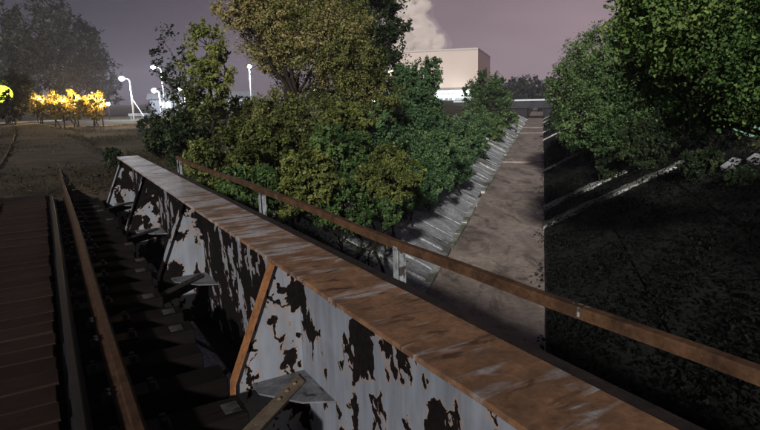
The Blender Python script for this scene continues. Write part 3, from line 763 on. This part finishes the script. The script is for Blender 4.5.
# --- left bank shrubs, near to far
def shrub(name, label, u, v, r, D, n, size, leaf, tint, parts=7, sq=0.9, stems=3, pointy=False):
    bl = [B(u, v, r * 0.72, D, 0, tint, sq)]
    for i in range(parts):
        an = RNG.uniform(0, 2 * math.pi); bl.append(B(u + r * 0.72 * math.cos(an), v + r * 0.62 * math.sin(an) * sq, r * RNG.uniform(.34, .52), D, RNG.uniform(-.7, .4) * r * D / 585, tint + RNG.uniform(-.14, .16), sq))
    plant(name, label, 'shrub', foot(u, D), bl, int(n * 1.9), size * .74, leaf, 0.035, stems, 'shrubs on the left bank', pointy=pointy, hollow=0.55)
for args in [
    ('leafy_shrub', 'dark shrub left of the slender yellow-green tree, above the far girder end', 178, 142, 30, 19, 7000, .13, 'dark', .45),
    ('leafy_shrub', 'olive shrub just behind the far half of the handrail', 225, 155, 34, 15, 9000, .11, 'olive', .42),
    ('leafy_shrub', 'bright yellow-green leafy shrub right behind the left handrail post', 305, 185, 34, 12.5, 9000, .11, 'olive', .60),
    ('leafy_shrub', 'olive shrub under the thin trunks of the autumn tree', 270, 150, 36, 17, 9000, .12, 'olive', .45),
    ('leafy_shrub', 'dark green shrub left of the bright shrub, low behind the handrail', 255, 190, 30, 12, 6000, .10, 'green', .45),
    ('leafy_shrub', 'deep shaded shrub in the middle of the thicket, right of the autumn trunks', 335, 160, 34, 17, 9000, .12, 'green', .45),
    ('leafy_shrub', 'olive shrub with pale leaf tips above the bare slabs, left of the canal', 388, 178, 32, 16, 10000, .105, 'olive', .55),
    ('leafy_shrub', 'low dark shrub behind the handrail between its two white posts', 345, 208, 30, 13, 7000, .10, 'green', .42),
    ('leafy_shrub', 'lowest grey-green shrub beside the bare slabs near the right handrail post', 378, 215, 20, 14, 4500, .09, 'green', .40),
    ('leafy_shrub', 'dim olive shrub below the slender yellow-green tree, before the white shed', 228, 118, 24, 30, 6000, .15, 'olive', .25),
    ('leafy_shrub', 'dull green shrub filling the thicket right of the bright shrub, under the autumn branches', 362, 158, 26, 18, 7000, .12, 'green', .5),
    ('leafy_shrub', 'yellowish shrub high in the thicket under the right side of the autumn tree', 345, 128, 26, 20, 7000, .13, 'olive', .5),
    ('vine_shrub', 'small vine mound between the tall mound and the slabs, nearest the canal bend of shade', 405, 200, 18, 19, 5000, .11, 'cool', .5),
    ('vine_shrub', 'narrow vine mound over the slabs between the two mounds below the pale building', 456, 172, 14, 27, 4000, .14, 'cool', .45),
    ('low_brush', 'low dark brush beside the track where the far girder end meets the ground', 112, 158, 9, 17, 2500, .09, 'dark', .35),
    ('low_brush', 'dark brush at the foot of the sparse tree beside the street lamps', 150, 128, 13, 36, 3000, .14, 'dark', .4),
    ('vine_shrub', 'blue-green vine mound behind the olive shrub with pale leaf tips', 372, 140, 36, 21, 12000, .13, 'cool', .45),
    ('vine_shrub', 'tall blue-green vine mound below the ragged tree', 415, 155, 36, 23, 14000, .13, 'cool', .55),
    ('vine_shrub', 'low blue-green vine mound hanging down to the slabs', 425, 182, 22, 22, 7000, .12, 'cool', .50),
    ('vine_shrub', 'bluish vine mound in front of the pale building base', 446, 138, 23, 33, 8000, .16, 'cool', .6),
    ('vine_shrub', 'vine mound sloping to the canal below the pale building', 448, 160, 24, 30, 8000, .15, 'cool', .5),
    ('vine_shrub', 'rounded vine mound left of the round olive tree', 468, 126, 20, 44, 8000, .19, 'cool', .6),
    ('vine_shrub', 'vine mound dropping to the canal edge midway along it', 470, 148, 18, 40, 6000, .18, 'cool', .55),
    ('vine_shrub', 'yellowish vine mound at the canal edge below the round olive tree', 488, 130, 15, 55, 6000, .22, 'green', .6),
    ('vine_shrub', 'farthest light shrub at the left canal edge before the far bridge', 506, 120, 11, 75, 5000, .26, 'green', .7),
]:
    shrub(*args)

def ground_at(u, v):
    for D in np.arange(4, 140, .25):
        p = P(u, v, D)
        if p[2] < gz(p[0], p[1]): break
    return float(D)
# --- right bank trees
plant('lit_tree', 'full green tree on the right bank with a pale lit crown against the sky', 'tree', foot(612, 30),
      [B(592, 62, 26, 30, 0, .62), B(572, 84, 20, 30, .5, .6), B(612, 48, 22, 30, -.6, .66), B(600, 95, 28, 30, -1, .5), B(632, 78, 28, 30, .4, .5), B(565, 108, 14, 30, .8, .5), B(580, 122, 20, 30, -.6, .4), B(622, 118, 24, 30, -.8, .35), B(648, 50, 26, 30, 1, .5), B(555, 95, 9, 30, 0, .6), B(626, 30, 15, 30, 0, .6), B(646, 62, 26, 30, 0, .5), B(644, 34, 20, 30, 0, .55), B(632, 8, 13, 30, 0, .6), B(640, 108, 26, 30, -1.4, .35), B(605, 132, 18, 30, -1.4, .35)],
      90000, 0.105, 'lit', 0.16, 2, 'trees on the right bank')
q = foot(1050, 10.5)
plant('overhanging_tree', 'nearest broadleaf tree overhanging from the right edge, large leaves', 'tree', q,
      [B(690, 20, 44, 9.5, 0, .55), B(655, 25, 26, 9.5, .4, .6), B(735, 8, 50, 9.5, -.3, .6), B(665, 62, 34, 9.5, .6, .35), B(715, 62, 42, 9.5, .2, .35), B(765, 55, 40, 9.5, -.5, .4), B(700, 98, 32, 9.5, .8, .2), B(728, 95, 26, 9.5, .2, .2), B(700, -30, 50, 9.5, .4, .6), B(650, -8, 24, 9.5, .9, .6), B(790, 10, 60, 9.5, -1, .5), B(815, 70, 45, 9.5, -.5, .3), B(675, 5, 34, 9.5, -1.2, .6), B(634, 14, 9, 9.7, .3, .6), B(644, 50, 9, 9.6, .2, .55), B(652, 88, 10, 9.6, .6, .4), B(672, 112, 12, 9.8, .8, .35), B(640, 34, 7, 9.2, 0, .6)],
      150000, 0.052, 'bright', 0.13, 2, 'trees on the right bank', pointy=True, clump=0.34, hollow=0.35)
plant('back_tree', 'dark tree on the right bank top between the lit tree and the overhanging one', 'tree', foot(700, 36),
      [B(680, 70, 34, 36, 0, .35), B(700, 60, 34, 36, 1, .35), B(670, 105, 28, 36, -.5, .3), B(700, 105, 34, 36, .5, .25), B(690, 30, 34, 36, .8, .4), B(740, 90, 40, 36, 1, .2)],
      20000, 0.15, 'dark', 0.16, 2, 'trees on the right bank')
for args in [
    ('bank_shrub', 'green shrub at the foot of the lit tree on the right bank', 585, 138, 20, 30, 6000, .14, 'green', .35),
    ('bank_shrub', 'low dark undergrowth on the right bank just above the longest pale rib', 610, 168, 13, 30, 4000, .11, 'dark', .5),
    ('bank_shrub', 'low dark undergrowth under the drooping leaves of the overhanging tree', 700, 165, 18, 20, 5000, .11, 'dark', .5),
    ('bank_shrub', 'dark undergrowth near the broken concrete at the right edge', 742, 178, 12, 16, 3500, .09, 'dark', .45),
    ('bank_shrub', 'farther dark shrub by the canal edge right of the far bridge', 556, 122, 11, 60, 5000, .22, 'dark', .5),
    ('bank_shrub', 'dark shrub between the second and third concrete ribs on the right bank', 560, 150, 12, 40, 4000, .17, 'dark', .4),
    ('bank_shrub', 'dim shrub below the overhanging tree on the right bank', 650, 145, 26, 20, 7000, .12, 'dark', .5),
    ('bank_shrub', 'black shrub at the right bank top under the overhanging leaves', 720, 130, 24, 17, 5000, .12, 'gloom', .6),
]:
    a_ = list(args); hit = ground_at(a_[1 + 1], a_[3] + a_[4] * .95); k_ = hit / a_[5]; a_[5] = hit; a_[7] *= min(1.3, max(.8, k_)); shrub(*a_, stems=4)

for x_, y_, h_, lb in [(6.0, -4.5, 6.0, 'tree behind the viewer, nearest the bridge on the right bank'), (9.5, -3.0, 6.5, 'tree behind the viewer, middle of three on the right bank'), (13.0, -4.0, 6.5, 'tree behind the viewer, farthest right of three on the right bank')]:
    zb = gz(x_, y_)
    plant('shade_tree', lb, 'tree', (x_, y_, zb), [(x_, y_, h_ - 1.8, 1.9, 1.9, 1.7, .4), (x_ + .9, y_ + .5, h_ - 3.4, 1.9, 1.9, 1.8, .4), (x_ - .7, y_ - .4, h_ - 4.0, 1.8, 1.8, 1.8, .4), (x_ + .2, y_ + .3, h_ - 5.8, 2.0, 2.0, 1.6, .3), (x_, y_, h_ - 7.2, 2.0, 2.0, 1.3, .3)], 9000, .2, 'dark', .14, 1, 'trees shading the near right bank', twigs=False, hollow=.2)
# creeping ground cover over the dark right bank, leaving the ribs bare near the bed
n = 90000
aa = 4 + 56 * RNG.random(n) ** 1.5; ss = 0.1 + 6.4 * RNG.random(n) - (RNG.random(n) < .12) * 0.45 * RNG.random(n) * (1 + np.sin(aa * 1.3))
keep = np.ones(n, bool)
for a in STN: keep &= ~((np.abs(aa - a) < 0.55 + .25 * np.sin(ss * 4 + a)) & (ss < 3.0 + RNG.normal(0, .5, n)))
keep &= (np.sin(aa * 1.7 + 2 * np.sin(ss * 1.3)) + RNG.normal(0, .7, n) > -0.7)
aa, ss = aa[keep], ss[keep]; n = len(aa)
ss = np.where(ss < .1, -np.abs(ss) * .6, ss); bb = BR + ss; zz = np.minimum(TOP, FLOOR + np.maximum(ss, 0) * 0.52) + 0.05 + 0.22 * RNG.random(n) ** 2
Cg = np.stack([aa * math.sin(YC) + bb * math.cos(YC), aa * math.cos(YC) - bb * math.sin(YC), zz], 1)
Ng = RNG.normal(size=(n, 3)) * .6 + np.array([-.2, 0, .9])
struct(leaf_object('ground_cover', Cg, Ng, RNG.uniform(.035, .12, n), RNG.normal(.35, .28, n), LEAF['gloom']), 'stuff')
# weeds in the joints of the left bank and rough grass on the left bank top
n = 34000
aa = 13 + 45 * RNG.random(n) ** 1.3; ss = 0.7 + 5.6 * RNG.random(n) ** .75
keep = (np.sin(aa * 0.9 + ss) + RNG.normal(0, .6, n) + (ss - 3.0) * 0.5 > 0.55); aa, ss = aa[keep], ss[keep]; n = len(aa)
bb = BL - ss; zz = FLOOR + ss * .5 + 0.03 + .14 * RNG.random(n) ** 2
Cg = np.stack([aa * math.sin(YC) + bb * math.cos(YC), aa * math.cos(YC) - bb * math.sin(YC), zz], 1)
struct(leaf_object('weeds', Cg, RNG.normal(size=(n, 3)) * .8 + np.array([.2, 0, .6]), RNG.uniform(.05, .13, n), RNG.normal(.45, .22, n), LEAF['green']), 'stuff')
n = 34000
Dg = 13 + 50 * RNG.random(n) ** 1.4; ug = RNG.uniform(-10, 200, n)
Cg = np.array([P(u, 110, d) for u, d in zip(ug, Dg)])
bbs = Cg[:, 0] * math.cos(YC) - Cg[:, 1] * math.sin(YC)
b2_ = Cg[:, 0] * math.cos(YB) - Cg[:, 1] * math.sin(YB)
keep = (bbs < -8.7) & (RNG.random(n) < np.clip((Dg - 13) / 7, .12, 1)) & ((b2_ > 0.5) | (b2_ < -1.6) | (RNG.random(n) < .35)) & (np.sin(Cg[:, 0] * .7) + np.sin(Cg[:, 1] * .6) + RNG.normal(0, .5, n) > 0.1); Cg = Cg[keep]; n = len(Cg)
b2_ = b2_[keep]; Cg[:, 2] = np.where((b2_ > -3.2) & (b2_ < 2.0), -0.06 - .12 * np.clip(np.abs(b2_ + .5) - 1.2, 0, 2), TOP - 0.05) + 0.1 * RNG.random(n)
Ng = RNG.normal(size=(n, 3)); Ng[:, 2] *= .15
struct(leaf_object('grass', Cg, Ng, RNG.uniform(.06, .22, n), RNG.normal(.4, .25, n), LEAF['dry'], wf=.2), 'stuff')

# --- far left: tall trees, golden hedge, low dark tree with a yellow lamp in it
for nm, lb, u, D, bl, n in [
    ('poplar_tree', 'tallest grey-green tree of the far left row, second from the edge', 50, 112, [(50, 30, 20), (44, 58, 22), (60, 62, 20), (52, 8, 15), (50, 85, 20)], 15000),
    ('poplar_tree', 'grey-green tree at the right end of the far left row, sloping to the lamps', 92, 116, [(84, 52, 18), (96, 68, 18), (104, 84, 14), (78, 78, 18), (76, 36, 14), (112, 92, 9)], 13000),
    ('poplar_tree', 'brownish tree at the left edge of the far left row', 6, 108, [(8, 40, 16), (2, 62, 18), (14, 70, 16), (4, 20, 12), (22, 48, 13), (12, 90, 14)], 12000),
]:
    plant(nm, lb, 'tree', foot(u, D), [B(a, b, r, D, RNG.uniform(-1.5, 1.5), .5 + RNG.uniform(-.1, .1), 1.15) for a, b, r in bl], n, 0.42, 'far', 0.3, 1, 'tall trees on the far left')
plant('round_bush_tree', 'black round-headed small tree at the left edge with a yellow light in it', 'tree', foot(12, 64),
      [B(10, 92, 13, 64, 0, .3), B(20, 96, 9, 64, .3, .3), B(0, 98, 12, 64, .5, .3), B(12, 106, 12, 64, .4, .3), B(22, 88, 8, 64, -.2, .3), B(16, 80, 8, 64, 0, .3), B(4, 108, 9, 62, 0, .3), B(12, 99, 6, 62.2, 0, .3)], 14000, 0.22, 'gloom', 0.12, 1)
for i, (u, w_, lb) in enumerate([(38, 8, 'leftmost golden lit bush of the glowing row on the far left'), (56, 10, 'golden lit bush second from left in the glowing row'), (74, 10, 'golden lit bush third in the glowing row, directly left of the street lamps group'), (93, 10, 'rightmost golden lit bush of the glowing row, nearest the tall white street lamp')]):
    plant('golden_bush', lb, 'shrub', foot(u, 62), [B(u, 102, w_ * .7, 62, 0, .6), B(u - w_ * .6, 105, w_ * .5, 62, -.6, .5), B(u + w_ * .6, 104, w_ * .5, 62, -.6, .6), B(u, 109, w_ * .6, 62, -.4, .5), B(u - w_ * .4, 113, w_ * .5, 62, -.2, .4), B(u + w_ * .5, 113, w_ * .5, 62, -.3, .45), B(u + w_ * (.7 - (u % 3) * .5), 98 - (u % 5), w_ * .32, 62, .1, .6)],
          2300, 0.19, 'gold', 0.05, 3, 'golden lit bushes on the far left', clump=.35)

# ------------------------------------------------------------------ lamps
M_LED = glow('white_lamp_glass', (0.80, 0.88, 1.0), 40.0)
M_SOD = glow('warm_lamp_glass', (1.0, 0.66, 0.22), 14.0)
M_YEL = glow('yellow_lamp_glass', (0.75, 0.95, 0.05), 2.2)
def point_light(loc, energy, color, parent, r=0.25):
    d = bpy.data.lights.new('lamp_light', 'POINT'); d.energy = energy; d.color = color; d.shadow_soft_size = r
    o = bpy.data.objects.new('lamp_light', d); o.location = loc; link(o, parent); return o
def street_lamp(label, u, v, D, arm, energy, big=1.0, strut=False):
    b = np.array(foot(u, D)); b[2] = TOP - 0.1
    top = P(u, v, D); h = top[2] - b[2]
    t = thing('street_lamp', label, 'street lamp', tuple(b), 0, 'white street lamps in the yard')
    MB().tube([(0, 0, -0.2), (0, 0, h * .6), (0, 0, h - .35)], [0.11, 0.09, 0.07], 8).build('pole', M_GALV, t)
    MB().tube([(0, 0, h - .36), (arm * .25, -.03, h - .10), (arm * .85, -.1, h - .02)], 0.05, 7).build('arm', M_GALV, t)
    hd = MB().box(arm - .30 * big, arm + .28 * big, -.30 * big, .10 * big, h + .02, h + .14 * big).build('lamp_head', M_GALV, t, 0.04)
    MB().ball((arm, -.12, h - .06), 0.33 * big, 14, 10, (1.05, 1.0, 0.85)).build('lens', M_LED, hd)
    if strut:
        MB().bar((0.05, 0, h * .5), (1.5, 0.1, 0.05), 0.07, 0.07, (0, 1, 0)).build('strut', M_GALV, t)
    if energy: point_light((arm, -.7, h - .75), energy, (.78, .88, 1.0), t)
street_lamp('tallest clear white street lamp with arm to the left and slanting strut', 133, 78, 82, -0.95, 3000, 1.0, True)
street_lamp('highest glaring white street lamp, behind the thin sparse tree', 165, 67, 96, -1.1, 2500, 1.05)
street_lamp('lower bright white street lamp right of the strut lamp', 161, 90, 84, -0.6, 2000, 1.0)
street_lamp('small white street lamp right of the sparse tree', 186, 89, 100, -0.8, 900, 0.8)
street_lamp('white street lamp shining through leaves left of the autumn tree', 252, 66, 88, 0.1, 1500, 0.95)
street_lamp('dim white street lamp glimpsed through the middle of the autumn tree', 316, 90, 95, -0.4, 300, 0.95)
street_lamp('white street lamp glimpsed through the right side of the autumn tree', 374, 100, 95, 0.1, 300, 1.15)
def low_lamp(label, u, v, D, mat, r, energy, col, cat='lamp', group=None):
    p = P(u, v, D); z0 = TOP - 0.1
    t = thing('post_lamp', label, cat, (p[0], p[1], z0), 0, group)
    h = p[2] - z0
    MB().tube([(0, 0, -.1), (0, 0, h - r * .8)], 0.05, 7).build('post', M_BLACK, t)
    MB().ball((0, 0, h), r, 12, 8, (1, 1, .9)).build('globe', mat, t)
    point_light((0, -.0, h + r + .25), energy, col, t, 0.2)
SODC = (1.0, .62, .18)
for u, v, r, lb in [(40, 103, .22, 'small warm lamp left in the golden row of bushes'), (62, 106, .30, 'warm lamp low in the golden row between second and third bush'), (76, 104, .34, 'brightest warm lamp amid the golden row of bushes'), (92, 102, .34, 'yellow warm lamp toward the right of the golden row'), (101, 106, .26, 'last warm lamp at the right end of the golden row')]:
    low_lamp(lb, u, v, 62.2, M_SOD, r * .6, 2200, SODC, 'lamp', 'warm lamps among the golden bushes')
low_lamp('bright yellow-green lamp in front of the black round tree at the left edge', 2, 94, 63.0, M_YEL, 0.85, 90, (.8, .95, .08))
low_lamp('small white lamp between the golden row and the tall white street lamp', 108, 104, 86, M_LED, .25, 120, (.8, .88, 1), 'lamp', 'small white lamps in the yard')
low_lamp('small white lamp under the lower bright street lamp', 168, 104, 88, M_LED, .3, 120, (.8, .88, 1), 'lamp', 'small white lamps in the yard')
low_lamp('low warm-white lamp seen through leaves right of the dark tall tree', 391, 73, 120, glow('warm_white_glass', (1, .8, .55), 12), .55, 300, (1, .8, .55))

# low white shed behind the trees on the left, lit by the yard lamps
def facing(u, D):
    x, y, _ = ray(u, 110); return math.atan2(-x, y)
M_SHED = plain('shed_paint', (0.11, 0.12, 0.145), 0.5, 0, 0.1, 2)
pz = foot(198, 104)
sh = thing('shed', 'long low white shed glimpsed through the trees behind the street lamps', 'shed', (pz[0], pz[1], TOP), facing(198, 104))
MB().box(-7.5, 9.5, 0, 6, -.2, 2.6).build('wall', M_SHED, sh)
MB().prism([(-.5, 2.6), (6.5, 2.6), (3, 3.6)], 'x', -8, 10).build('roof', plain('shed_roof', (.2, .21, .23), .5), sh)
for k in range(5):
    w_ = MB().box(-6 + k * 3.2, -4.2 + k * 3.2, -.06, -.01, 1.0, 2.1).build('window', glow('shed_window_%s' % 'abcde'[k], (.75, .86, 1.0), 1.0), sh)
# white barrier under the lamp
p0 = foot(141, 83)
br = thing('road_barrier', 'low white barrier at the foot of the strut street lamp', 'barrier', (p0[0], p0[1], TOP - .1), facing(141, 83))
MB().box(-1.6, 1.7, -.08, .08, .45, .8).build('rail', M_SHED, br, .03)
for x in (-1.3, 0, 1.4): MB().box(x - .06, x + .06, -.06, .06, -.1, .45).build('post', M_SHED, br)

# ------------------------------------------------------------------ plant building with steam
DB = 250.0
c = P(477, 95, DB); bz = TOP - 1
def Hh(v, D=DB): return P(477, v, D)[2] - bz
t = thing('plant_building', 'tall pale cream industrial block with bright lit lower storey beyond the trees', 'building', (c[0], c[1], bz), facing(477, DB) + R(-6))
mw = MT('cream_cladding', .6, 0, .3); v = mw.mapped()
sx = mw.sep(v); st = mw.math('FRACT', mw.math('MULTIPLY', sx[0], 0.32))
mw.set('Base Color', mw.mix(mw.range(st, 0.0, 0.06), (.46, .38, .31), mw.mix(mw.noise(v, .12, 5), (.38, .305, .27), (.47, .385, .345))))
ms = MT('pink_lit_cladding', .6, 0, .3); v2 = ms.mapped()
ms.set('Base Color', ms.mix(ms.noise(v2, .15, 5), (.55, .32, .28), (.64, .40, .35)))  # pink light on the side wall is put into its cladding colour
ht = Hh(49.5); z1 = Hh(87)
MB().box(-36, -0.02, 0, 60, z1, ht).build('upper_wall', mw.m, t)
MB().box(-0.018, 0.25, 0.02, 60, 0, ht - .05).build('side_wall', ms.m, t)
MB().box(-36.3, 0.3, -.3, 60.3, ht + .002, ht + .7).build('roof', plain('roof_trim', (.34, .31, .29), .6), t)
MB().box(-36, -.02, -.35, -.02, z1 - .9, z1 - .02).build('dark_band', plain('band_paint', (.14, .12, .11), .6), t)
M_LOW = plain('lower_paint', (.62, .66, .68), .5, 0, .1, .6)
MB().box(-36, -.02, 0, 50, 0, z1 - .92).build('lower_wall', M_LOW, t)
cz = Hh(93.5)
MB().box(-40, -2, -7, -.05, cz, cz + .55).build('canopy', M_LOW, t)
M_TUBE = glow('canopy_tube', (.92, 1.0, .97), 9.0)
for k in range(10):
    MB().box(-38.5 + k * 3.7, -35.9 + k * 3.7, -6.9, -6.4, cz + .56, cz + .80).build('canopy_light', M_TUBE, t)
M_WIN = glow('factory_window', (.62, .74, .78), .35)
for k in range(8):
    f = MB().box(-34.5 + k * 4.2, -31.3 + k * 4.2, -.12, -.03, cz - 5.6, cz - 1.6).build('window', M_WIN, t)
    MB().box(-33 + k * 4.2, -32.8 + k * 4.2, -.2, -.125, cz - 5.6, cz - 1.6).box(-34.5 + k * 4.2, -31.3 + k * 4.2, -.2, -.125, cz - 3.7, cz - 3.5).build('frame', plain('dark_frame', (.08, .08, .09), .5), f)
for x in (-38, -29, -20, -11, -3): MB().box(x - .2, x + .2, -6.8, -6.4, 0, cz - .01).build('column', M_LOW, t)
for x in (-32, -20, -8):
    d = bpy.data.lights.new('canopy_lamp', 'POINT'); d.energy = 500; d.color = (.92, 1, .97); d.shadow_soft_size = 1.0
    o = bpy.data.objects.new('canopy_lamp', d); o.location = (x, -5, cz + 2.0); link(o, t)
    d = bpy.data.lights.new('canopy_lamp', 'POINT'); d.energy = 2500; d.color = (.92, 1, .97); d.shadow_soft_size = 1.0
    o = bpy.data.objects.new('canopy_lamp', d); o.location = (x, -4, cz - 1.2); link(o, t)
# steam plume
def steam():
    import bmesh
    D = 275.0; root = None
    for lvl, (grow, lo, hi, den) in enumerate(((0.92, .34, .56, 1.1), (1.12, .40, .62, .22), (1.42, .44, .66, .06))):
        bm = bmesh.new()
        for u, v, r in [(405, 62, 22), (427, 48, 15), (405, 38, 20), (438, 42, 8), (416, 26, 13), (408, 14, 11), (424, 6, 8), (416, -10, 12), (385, 55, 26), (430, 62, 14), (410, -32, 16), (415, 90, 22), (427, 30, 9), (396, 24, 12), (402, -4, 10), (434, 52, 9), (420, 40, 12)]:
            p = P(u, v, D); rr = r * grow * D / 585
            res = bmesh.ops.create_icosphere(bm, subdivisions=4, radius=rr)
            for vtx in res['verts']:
                d = vtx.co.normalized()
                k = 1 + 0.13 * math.sin(5 * d.x + u) * math.sin(4 * d.z + v) + 0.10 * math.sin(9 * d.y + 2 * d.z + u) * math.sin(8 * d.x + v) + .05 * math.sin(17 * d.x + v) * math.sin(15 * d.z + u)
                vtx.co = vtx.co * k + Vector(p)
        me = bpy.data.meshes.new('steam'); bm.to_mesh(me); bm.free()
        o = bpy.data.objects.new('steam' if lvl == 0 else 'steam_wisp', me); link(o, root)
        r_ = o.modifiers.new('remesh', 'REMESH'); r_.mode = 'VOXEL'; r_.voxel_size = 1.0
        m = bpy.data.materials.new('steam'); m.use_nodes = True; n, l = m.node_tree.nodes, m.node_tree.links
        n.clear(); out = n.new('ShaderNodeOutputMaterial'); pv = n.new('ShaderNodeVolumePrincipled')
        pv.inputs['Color'].default_value = (.97, .92, .89, 1); pv.inputs['Anisotropy'].default_value = 0.0
        tcc = n.new('ShaderNodeTexCoord'); nn = n.new('ShaderNodeTexNoise'); nn.inputs['Scale'].default_value = .16; nn.inputs['Detail'].default_value = 6; nn.inputs['Distortion'].default_value = .6
        l.new(tcc.outputs['Object'], nn.inputs['Vector']); mr = n.new('ShaderNodeMapRange'); l.new(nn.outputs[0], mr.inputs[0])
        for i, x in enumerate((lo, hi, 0.0, den)): mr.inputs[1 + i].default_value = x
        l.new(mr.outputs[0], pv.inputs['Density']); l.new(pv.outputs[0], out.inputs['Volume'])
        me.materials.append(m)
        if lvl == 0: root = struct(o, 'stuff')
steam()

# ------------------------------------------------------------------ far road bridge over the canal
fb = thing('road_bridge', 'low flat road bridge crossing the far end of the canal', 'bridge', tuple(canal(-1.3, 118, 0)), -YC)
M_FB = mat_concrete('far_bridge', (.13, .13, .135), (.22, .22, .225), (.05, .05, .05))
zf = CAM_Z - 0.85
MB().box(-16, 16, -.3, 9, zf - 2.0, zf - .62).build('deck', mat_concrete('far_deck', (.022, .023, .026), (.04, .041, .045), (.015, .015, .015)), fb)
MB().box(-16, 16, -.55, -.31, zf - .6, zf - .28).build('parapet', plain('pale_parapet', (.40, .44, .48), .6), fb)
for sgn in (-1, 1):
    MB().box(*sorted((sgn * 1.6, sgn * 12)), .2, 8.8, FLOOR - .3, zf - 2.002).build('abutment_wall', mat_concrete('far_abutment', (.010, .010, .010), (.022, .022, .02), (.006, .006, .006)), fb)

# distant tree line
pl = 0
for u, v, r, D, lb in [(514, 88, 9, 190, 'hazy grey tree left of the far bridge on the skyline'), (532, 86, 8, 200, 'hazy grey tree straight above the far bridge on the skyline'), (548, 88, 8, 195, 'hazy grey tree at the right end of the far bridge skyline'), (523, 90, 8, 170, 'dark low tree just behind the left half of the far bridge'), (541, 92, 8, 165, 'dark low tree just behind the right half of the far bridge'), (562, 88, 9, 170, 'dark tree behind the right bank beyond the lit tree'), (500, 88, 9, 260, 'pale hazy tree left on the skyline, right of the pale building'), (526, 84, 7, 270, 'pale hazy tree with the highest top on the skyline above the canal'), (553, 84, 8, 265, 'pale hazy tree low on the skyline left of the right bank crowns')]:
    plant('skyline_tree', lb, 'tree', foot(u, D), [B(u, v, r, D, 0, .4), B(u - r * .7, v + 4, r * .7, D, 0, .4), B(u + r * .7, v + 4, r * .7, D, 0, .4), B(u, v + 8, r, D, 0, .35)], 3500, .62, 'far', .3, 1, 'skyline trees beyond the far bridge', twigs=False)

# pale green fence panel on the right bank top
fp = P(747, 144, 27)
fz = thing('metal_fence', 'small pale green fence panel at the right edge under the leaves', 'fence', (fp[0], fp[1], TOP), facing(747, 27))
M_FG = plain('pale_green_paint', (.12, .26, .19), .5, 0, .2, 3)
MB().box(-.5, .95, -.02, .02, .12, .95).build('panel', M_FG, fz)
for x in (-.54, .30, 1.0): MB().box(x - .035, x + .035, -.05, .05, -.2, 1.05).build('post', M_BLACK, fz)
def on_ground(u, v):
    for D in np.arange(3, 60, .1):
        p = P(u, v, D)
        if p[2] < gz(p[0], p[1]) + .12: return p
    return p
# broken concrete pieces on the right bank
for u, v, D, l_, lb in [(728, 168, 15, .42, 'broken pale concrete slab lying on the dark right bank'), (755, 161, 15.5, .48, 'broken pale concrete piece at the right edge below the green fence'), (735, 163, 16, .25, 'small pale concrete lump beside the broken slab on the right bank')]:
    p = on_ground(u, v); m = MB()
    m.prism([(-l_ / 2, -.16), (-l_ * .3, .15), (l_ * .45, .17), (l_ / 2, -.1), (l_ * .1, -.2)], 'z', -.05, .09)
    o = m.build('concrete_block', M_SLAB, None, .015, tuple(p), R(20)); o.rotation_euler = (R(8), R(-24), R(18)); o.location.z = gz(p[0], p[1]) + .12
    tag(o, lb, 'concrete block', 'broken concrete on the right bank')

# ------------------------------------------------------------------ night haze over the whole place
hz = MB().box(-930, 930, -320, 930, FLOOR - 1.6, 60).build('haze', None)
hz.rotation_euler = (0, 0, -YC)
hm = bpy.data.materials.new('haze'); hm.use_nodes = True; hn = hm.node_tree.nodes; hn.clear()
ho = hn.new('ShaderNodeOutputMaterial'); hv = hn.new('ShaderNodeVolumePrincipled')
hv.inputs['Density'].default_value = 0.0006; hv.inputs['Color'].default_value = (.80, .78, .95, 1); hv.inputs['Anisotropy'].default_value = 0.2
hm.node_tree.links.new(hv.outputs[0], ho.inputs['Volume']); hz.data.materials.append(hm)
struct(hz, 'stuff')
